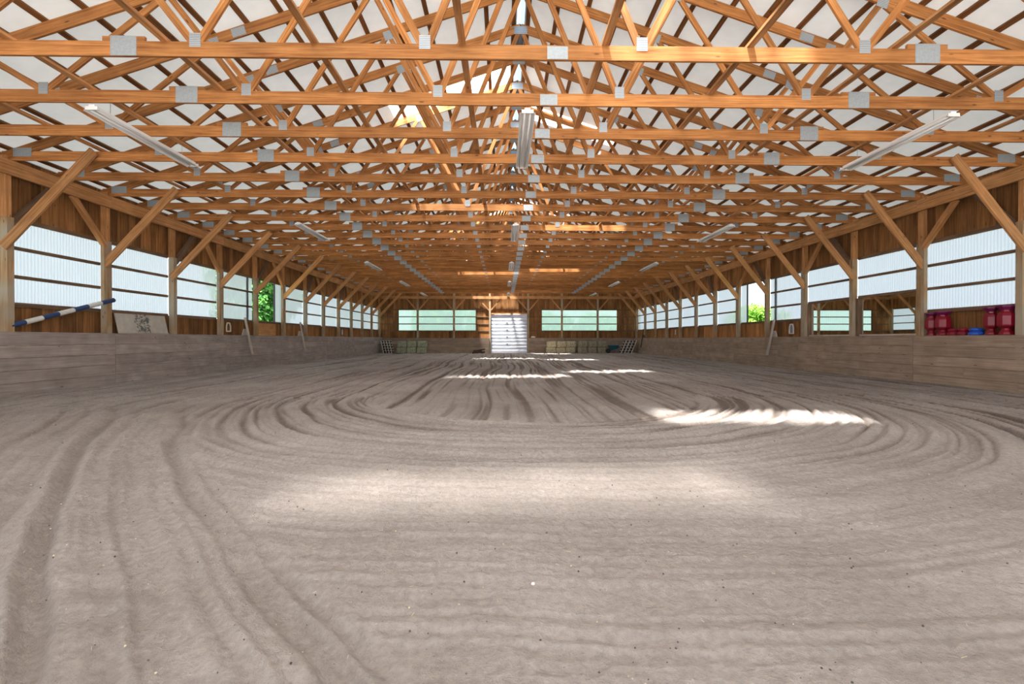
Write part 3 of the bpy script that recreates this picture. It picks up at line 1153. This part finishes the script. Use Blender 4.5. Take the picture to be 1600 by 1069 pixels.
for j in range(5):
    for x, nm in ((-6.10, 'row nearer the striped pole wall'), (0.36, 'middle row under the ridge'), (6.86, 'row nearer the mirrored wall')):
        o = LIGHT if first else copy_thing(LIGHT)
        first = False
        o.location = (x, 7.42 + 7.32 * j, CH - 0.10)
        o['label'] = 'white strip light below the trusses, %s of the %s' % (ORD[j], nm)
        o['category'] = 'light'
        o['group'] = 'hanging strip lights'


# ------------------------------------------------------------------ things on the ledge, striped-pole side
p0, p1 = Vector((-9.78, 9.86, 1.36)), Vector((-9.58, 12.28, 2.08))
pole = empty('striped_pole', p0, 'navy and white striped jump pole leaning on the ledge across the first bay', 'jump pole')
n = 7
for k in range(n):
    a, b_ = (p1 - p0) * (k / n), (p1 - p0) * ((k + 1) / n)
    mb = MB().tube(a, b_, 0.052, n=12)
    o = mb.build('pole_band', 'navy' if k % 2 == 0 else 'white', pole, smooth=False)
    o['label'] = 'navy band' if k % 2 == 0 else 'white band'

r = empty('printed_board', (-9.76, 13.53, KICK_L + 0.03), 'worn whitish board with a dark faded print leaning on the ledge between two posts', 'board')
me = MB().cuboid((0, 0, 0), (1.84, 0.02, 0.52)).mesh('board_face', 'print')
o = link('board_face', me, r, (-0.02, 0, 0.255), (math.radians(-12), 0, math.radians(90)))
board('board_edge', r, (0.05, -0.92, 0.01), (0.05, 0.92, 0.01), 0.03, 0.02, 'pale')

# pale prop sticks with a triangular foot hung over the kick walls
def prop(x, y, s, kz, lab, L=1.36, mat='pale'):
    r = empty('rail_prop', (x, y, kz), lab, 'prop stick', 'wooden prop sticks hung over the kick walls')
    board('stick', r, (s * 0.05, -0.10, 0.68), (-s * 0.10, 0.12, 0.68 - L), 0.05, 0.085, mat, up=(0, 1, 0))
    mb = MB()
    a = [(0.0, -0.22, 0.03), (0.0, 0.22, 0.03), (0.0, 0.10, 0.26), (0.0, -0.10, 0.26)]
    for dx in (-0.02, 0.02):
        mb.face([(p[0] + s * 0.10 + dx, p[1], p[2]) for p in (a if dx > 0 else a[::-1])])
    for i in range(4):
        q, q2 = a[i], a[(i + 1) % 4]
        mb.face([(q[0] + s * .10 - .02, q[1], q[2]), (q2[0] + s * .10 - .02, q2[1], q2[2]), (q2[0] + s * .10 + .02, q2[1], q2[2]), (q[0] + s * .10 + .02, q[1], q[2])])
    mb.build('foot_board', mat, r)
    return r
prop(-9.54, 18.55, -1, KICK_L, 'grey wooden prop stick over the striped pole side kick wall, beside the open window')
prop(-9.54, 23.5, -1, KICK_L, 'thin wooden prop stick on the striped pole side, one bay past the open window')
prop(10.36, 18.9, 1, KICK_R, 'pale wooden prop stick over the mirrored side kick wall, beside the open window')
prop(10.36, 36.6, 1, KICK_R, 'dark wooden prop stick over the mirrored side kick wall, near the far corner', mat='darkwood')

# small letter signs fixed to the wall boards: outlined shapes
def ring_sign(x, y, z, s, w, h, mat, lab, fill):
    r = empty('letter_sign', (x, y, z), lab, 'sign', 'small arena signs on the wall boards')
    mb = MB()
    pts = [(-w / 2, 0), (w / 2, 0), (w / 2, h * .6), (w * .3, h), (-w * .3, h), (-w / 2, h * .6)]
    for i in range(6):
        a, b_ = pts[i], pts[(i + 1) % 6]
        mb.box((0, a[0], a[1]), (0, b_[0], b_[1]), 0.02, 0.05, up=(1, 0, 0)) if False else mb.tube((0, a[0], a[1]), (0, b_[0], b_[1]), 0.026, n=6)
    mb.build('sign_outline', mat, r)
    mb = MB()
    mb.face([(-s * -0.012, p[0], p[1]) for p in pts])
    mb.face([(-s * -0.016, p[0], p[1]) for p in pts[::-1]])
    mb.build('sign_plate', fill, r)
ring_sign(-9.90, 17.9, 1.40, -1, 0.26, 0.30, 'cream', 'faded cream outlined letter sign on the striped pole side wall', 'girt')
ring_sign(10.70, 18.15, 1.33, 1, 0.26, 0.34, 'white', 'white outlined arched letter sign on the mirrored side wall', 'steel')
ring_sign(-9.90, 30.4, 1.42, -1, 0.12, 0.26, 'white', 'small white sign far along the striped pole side wall', 'white')
ring_sign(10.70, 30.5, 1.42, 1, 0.12, 0.26, 'white', 'small white sign far along the mirrored side wall', 'white')


# ------------------------------------------------------------------ red and blue jump blocks on the mirrored side ledge
def urn(x, y, tall, lab, rr=0.19):
    z = KICK_R + 0.025
    r = empty('plastic_urn', (x, y, z), lab, 'urn', 'red plastic urns on the ledge')
    k = tall / 0.58
    body = [(rr * .72, 0.0), (rr * .80, 0.015 * k), (rr * .74, 0.05 * k), (rr * .50, 0.10 * k), (rr * .52, 0.13 * k), (rr * .96, 0.185 * k), (rr * 1.0, 0.21 * k), (rr * 1.0, 0.38 * k), (rr * .86, 0.43 * k), (rr * .62, 0.46 * k), (rr * .60, 0.49 * k)]
    MB().lathe((0, 0, 0), body, n=8).build('urn_body', 'red', r)
    rim = [(rr * .60, 0.49 * k), (rr * .95, 0.55 * k), (rr * 1.08, 0.55 * k), (rr * 1.08, 0.58 * k), (rr * .9, 0.58 * k), (rr * .6, 0.51 * k)]
    o = MB().lathe((0, 0, 0), rim, n=8).build('urn_rim', 'magenta', r)
    o['label'] = 'purple tinted rim'
urn(10.55, 11.98, 0.56, 'tall red plastic urn on the ledge, beside the post and nearer the mirrors', rr=0.135)
urn(10.55, 11.66, 0.58, 'tall red plastic urn on the ledge between its twin and the low red block', rr=0.165)
urn(10.55, 10.49, 0.60, 'tall red plastic urn on the ledge between the low blue block and its twin', rr=0.14)
urn(10.55, 10.165, 0.62, 'tall red plastic urn on the ledge, nearer the edge of the frame', rr=0.165)
def low_block(x, y, w, mat, lab, grp):
    z = KICK_R + 0.025
    r = empty('jump_block', (x, y, z), lab, 'jump block', grp)
    MB().lathe((0, 0, 0), [(w * .42, 0), (w * .5, 0.015), (w * .5, 0.05), (w * .44, 0.07), (w * .36, 0.10)], n=10).build('block_base', mat, r)
    MB().lathe((0, 0, 0), [(w * .42, 0.10), (w * .46, 0.115), (w * .40, 0.15), (w * .22, 0.17)], n=10).build('block_cap', mat, r)
low_block(10.55, 11.38, 0.26, 'red', 'low red plastic block beside the urn that stands nearer the mirrors', 'low plastic blocks on the ledge')
low_block(10.55, 11.12, 0.26, 'red', 'low red plastic block with open ledge towards the blue block', 'low plastic blocks on the ledge')
low_block(10.55, 10.82, 0.30, 'blue', 'low glossy blue plastic block on the ledge', 'low plastic blocks on the ledge')


# ------------------------------------------------------------------ hay, jump stands, wheelbarrow, logs at the far wall
def bale(x, y, z, sx, sy, sz, mat, lab, rz=0.0):
    r = empty('hay_bale', (x, y, z), lab, 'hay bale', 'hay bales along the far end wall', rz=rz)
    rnd = random.Random(int(x * 100 + z * 10))
    nx_, ny_, nz_ = 8, 5, 5
    v, f = [], []
    idx = {}
    def vid(i, j, k):
        if (i, j, k) not in idx:
            px_ = (i / nx_ - .5) * sx; py_ = (j / ny_ - .5) * sy; pz_ = k / nz_ * sz
            c = sum((i in (0, nx_), j in (0, ny_), k in (0, nz_)))
            q = 0.93 if c >= 2 else 1.0
            v.append((px_ * q + rnd.uniform(-.012, .012), py_ * q + rnd.uniform(-.012, .012), sz / 2 + (pz_ - sz / 2) * (0.96 if c >= 2 else 1) + rnd.uniform(-.01, .01) * (k > 0)))
            idx[(i, j, k)] = len(v) - 1
        return idx[(i, j, k)]
    for i in range(nx_):
        for j in range(ny_):
            f.append((vid(i, j, nz_), vid(i + 1, j, nz_), vid(i + 1, j + 1, nz_), vid(i, j + 1, nz_)))
            f.append((vid(i, j + 1, 0), vid(i + 1, j + 1, 0), vid(i + 1, j, 0), vid(i, j, 0)))
        for k in range(nz_):
            f.append((vid(i, 0, k), vid(i + 1, 0, k), vid(i + 1, 0, k + 1), vid(i, 0, k + 1)))
            f.append((vid(i, ny_, k + 1), vid(i + 1, ny_, k + 1), vid(i + 1, ny_, k), vid(i, ny_, k)))
    for j in range(ny_):
        for k in range(nz_):
            f.append((vid(0, j + 1, k), vid(0, j, k), vid(0, j, k + 1), vid(0, j + 1, k + 1)))
            f.append((vid(nx_, j, k), vid(nx_, j + 1, k), vid(nx_, j + 1, k + 1), vid(nx_, j, k + 1)))
    me = bpy.data.meshes.new('bale_body')
    me.from_pydata(v, [], f)
    me.materials.append(M[mat])
    link('bale_body', me, r)
    for x_ in (-sx * .25, sx * .25):
        mb = MB()
        q = [(x_, -sy / 2 - .012, 0.01), (x_, sy / 2 + .012, 0.01), (x_, sy / 2 + .012, sz + .008), (x_, -sy / 2 - .012, sz + .008)]
        for a in range(4):
            mb.tube(q[a], q[(a + 1) % 4], 0.008, n=4)
        mb.build('twine', 'twine', r)
YB = YF - 0.75
def stack(x0, cols, mat, names, w=0.76, tiers=2):
    for t_ in range(tiers):
        for c in range(cols):
            x = x0 + w * (c + .5) + (0.05 if t_ else 0)
            bale(x, YB + 0.03 * c, 0.475 * t_ + 0.02, w - 0.02, 0.5, 0.455, mat,
                 '%s, %s %s' % (names, ('lower', 'upper')[t_], ('bale on its log heap side' if False else ('left bale', 'middle bale', 'right bale')[c])))
stack(-8.30, 3, 'hay', 'greenish hay bale between corner jump stands and log heap')
stack(3.30, 3, 'hay2', 'golden hay bale in the stack near the roll-up door')
stack(5.75, 3, 'hay3', 'brownish hay bale in the stack by the wheelbarrow')

def jump_stand(x, y, lean, lab, h=1.0, mat='darkwood'):
    r = empty('jump_stand', (x, y, 0.02), lab, 'jump stand', 'jump stands leaning in the far corners')
    dx = lean * h
    for yy_ in (-0.3, 0.3):
        board('side_rail', r, (0, yy_, 0), (dx, yy_, h), 0.05, 0.05, 'white', up=(0, 1, 0))
    for k in range(5):
        q = 0.1 + k * 0.2
        board('slat', r, (dx * q, -0.3, h * q), (dx * q, 0.3, h * q), 0.05, 0.12, mat)
for k in range(4):
    jump_stand(-9.15 + 0.22 * k, YF - 1.1 - 0.05 * k, -0.22, 'dark slatted jump stand in the corner beside greenish hay, %s from the side wall' % ORD[k])
for k in range(4):
    jump_stand(9.02 + 0.25 * k, YF - 1.1 - 0.05 * k, 0.42, 'dark slatted jump stand leaning in the corner, %s beyond the wheelbarrow' % ORD[k], h=1.02)

r = empty('wheelbarrow', (8.50, YF - 1.2, 0.02), 'teal wheelbarrow parked between the brownish hay and the leaning jump stands', 'wheelbarrow')
MB().lathe((0, 0, 0), [(0.22, 0.30), (0.30, 0.36), (0.42, 0.62), (0.44, 0.63), (0.40, 0.60), (0.28, 0.38)], n=14, sx=1.1, sy=.8).build('tray', 'teal', r, smooth=True)
MB().tube((-0.42, -0.03, 0.19), (-0.42, 0.03, 0.19), 0.19, n=16).build('wheel', 'black', r)
for s in (-1, 1):
    MB().tube((-0.42, s * 0.08, 0.19), (0.50, s * 0.27, 0.50), 0.018, n=6).build('handle', 'darkwood', r)
    MB().tube((0.2, s * 0.2, 0.36), (0.26, s * 0.22, 0.0), 0.014, n=6).build('leg', 'steel', r)

for k, (a, b_, rr) in enumerate((((-2.45, 0, .06), (-1.55, .1, .08), .07), ((-2.3, .15, .07), (-1.45, .05, .09), .08), ((-2.35, .05, .2), (-1.7, .1, .2), .07), ((-2.1, .1, .22), (-1.45, .0, .34), .05))):
    o = MB().tube((0, 0, 0), Vector(b_) - Vector(a), rr, rr * .85, n=9).build('log', 'darkwood', None, loc=(a[0], YF - 0.9 + a[1], a[2] + 0.0))
    tag(o, ('dark log at the bottom of the small heap by the roll-up door', 'thick dark log on the ground at the back of the small heap by the door', 'dark log on top of the small heap by the door', 'thin dark log tilted upward on the heap by the door')[k], 'log', 'small heap of dark logs')
o = MB().lathe((0, 0, 0), [(0.07, 0), (0.12, 0.03), (0.11, 0.10), (0.06, 0.14)], n=8, sx=1.6).build('feed_bag', 'white', None, loc=(2.35, YF + 0.02, 1.215), smooth=True)
tag(o, 'small crumpled white bag on the kick wall beside the roll-up door', 'bag')


# ------------------------------------------------------------------ litter on the sand
def scatter(name, n, mat, lab, maker, yr=(1.3, 12), seed=1):
    rnd = random.Random(seed)
    mb = MB()
    for _ in range(n):
        y = yr[0] * (yr[1] / yr[0]) ** rnd.random()
        x = rnd.uniform(-1.05, 1.1) * min(y * 1.05 + .2, 9.2)
        maker(mb, x, y, ground(x, y), rnd)
    o = mb.build(name, mat)
    tag(o, lab, 'litter', kind='stuff')
def mk_straw(mb, x, y, z, rnd):
    a = rnd.uniform(0, 6.28)
    l = rnd.uniform(.008, .03)
    mb.tube((x, y, z + .004), (x + math.cos(a) * l, y + math.sin(a) * l, z + .004 + rnd.uniform(0, .006)), 0.0014, n=4)
def mk_clod(mb, x, y, z, rnd):
    r_ = rnd.uniform(.0015, .0045) * (1 + y * .12)
    mb.lathe((x, y, z - r_ * .2), [(r_ * .7, 0), (r_, r_ * .6), (r_ * .5, r_ * 1.2)], n=5)
scatter('straw_bits', 170, 'straw', 'tiny straw bits scattered on the sand', mk_straw, seed=4)
scatter('sand_clods', 500, 'clod', 'small dark clods scattered on the sand', mk_clod, seed=5)
scatter('grit', 160, 'straw', 'pale grit scattered on the sand', mk_clod, seed=6, yr=(1.3, 8))
px_, py_ = (833 - 787) / 770 * 2.24, 2.24
o = MB().lathe((0, 0, 0), [(0.005, 0), (0.009, .003), (0.007, .009), (0.003, .011)], n=8).build('pebble', 'pebble', None, loc=(px_, py_, ground(px_, py_)), smooth=True)
tag(o, 'single bright white pebble on the sand in front of the camera', 'pebble')


# ------------------------------------------------------------------ trees outside
def tree(x, y, rad, top, bot, n, mat, name, lab, grp, trunk=True, ls=0.16, seed=1):
    r = empty(name, (x, y, -0.12), lab, 'tree' if trunk else 'bush', grp)
    rg = np.random.default_rng(seed)
    nb = 46
    cen = rg.normal(size=(nb, 3))
    cen /= np.linalg.norm(cen, axis=1)[:, None]
    cen *= (rg.random((nb, 1)) ** .33) * 0.72
    k = rg.integers(0, nb, n)
    off = rg.normal(size=(n, 3))
    off /= np.linalg.norm(off, axis=1)[:, None]
    p = cen[k] + off * (0.30 * rg.random((n, 1)) ** .4)
    h = (top - bot) / 2
    P = p * np.array([rad, rad, h]) + np.array([0, 0, (top + bot) / 2 + .12])
    P = P[P[:, 2] > 0.05]
    n = len(P)
    a = rg.normal(size=(n, 3)); a /= np.linalg.norm(a, axis=1)[:, None]
    b = np.cross(a, rg.normal(size=(n, 3))); b /= np.linalg.norm(b, axis=1)[:, None]
    s = ls * (0.6 + 0.8 * rg.random((n, 1)))
    V = np.stack([P - a * s, P + b * s * .5, P + a * s, P - b * s * .5], 1).reshape(-1, 3)
    Fq = np.arange(4 * n).reshape(-1, 4)
    me = bpy.data.meshes.new('crown')
    me.vertices.add(len(V)); me.vertices.foreach_set('co', V.ravel())
    me.loops.add(Fq.size); me.loops.foreach_set('vertex_index', Fq.ravel())
    me.polygons.add(n); me.polygons.foreach_set('loop_start', np.arange(0, Fq.size, 4))
    me.update(calc_edges=True)
    me.materials.append(M[mat])
    o = link('crown', me, r)
    o['kind'] = 'stuff'
    if trunk:
        MB().tube((0, 0, 0), (0.1, 0, (top + bot) / 2), 0.22, 0.10, n=9).build('trunk', 'bark', r)
    else:
        MB().tube((0, 0, 0), (0.1, 0, top * .4), 0.06, 0.03, n=6).build('stem', 'bark', r)
g1 = 'trees and bushes outside the barn'
tree(-16.8, 33.5, 3.4, 10.0, 0.6, 26000, 'leaf', 'maple_tree', 'leafy green tree filling the open window of the striped pole side wall', g1, seed=2)
tree(-21.5, 44.0, 4.0, 10.5, 0.8, 12000, 'leaf', 'maple_tree', 'green tree behind the one in the open window', g1, seed=3, ls=.22)
tree(18.2, 35.5, 2.6, 3.9, 0.0, 14000, 'leaf2', 'leafy_bush', 'bright green bush outside the open window of the mirrored side wall', g1, trunk=False, ls=.11, seed=4)
tree(23.0, 44.5, 3.4, 4.6, 0.0, 10000, 'leaf2', 'leafy_bush', 'taller bush behind the bright green one outside the mirrored side wall', g1, trunk=False, ls=.14, seed=5)
for i, (x, y, rr, tp) in enumerate(((-7.5, 56, 3.5, 6.2), (-2.0, 58, 3.2, 5.0), (5.0, 57, 3.6, 4.6), (10.5, 56, 3.2, 4.2))):
    tree(x, y, rr, tp, 0.3, 7000, 'leaf', 'field_tree', 'green tree dimly seen through the far end windows, %s from the striped pole side' % ORD[i], g1, ls=.28, seed=10 + i)
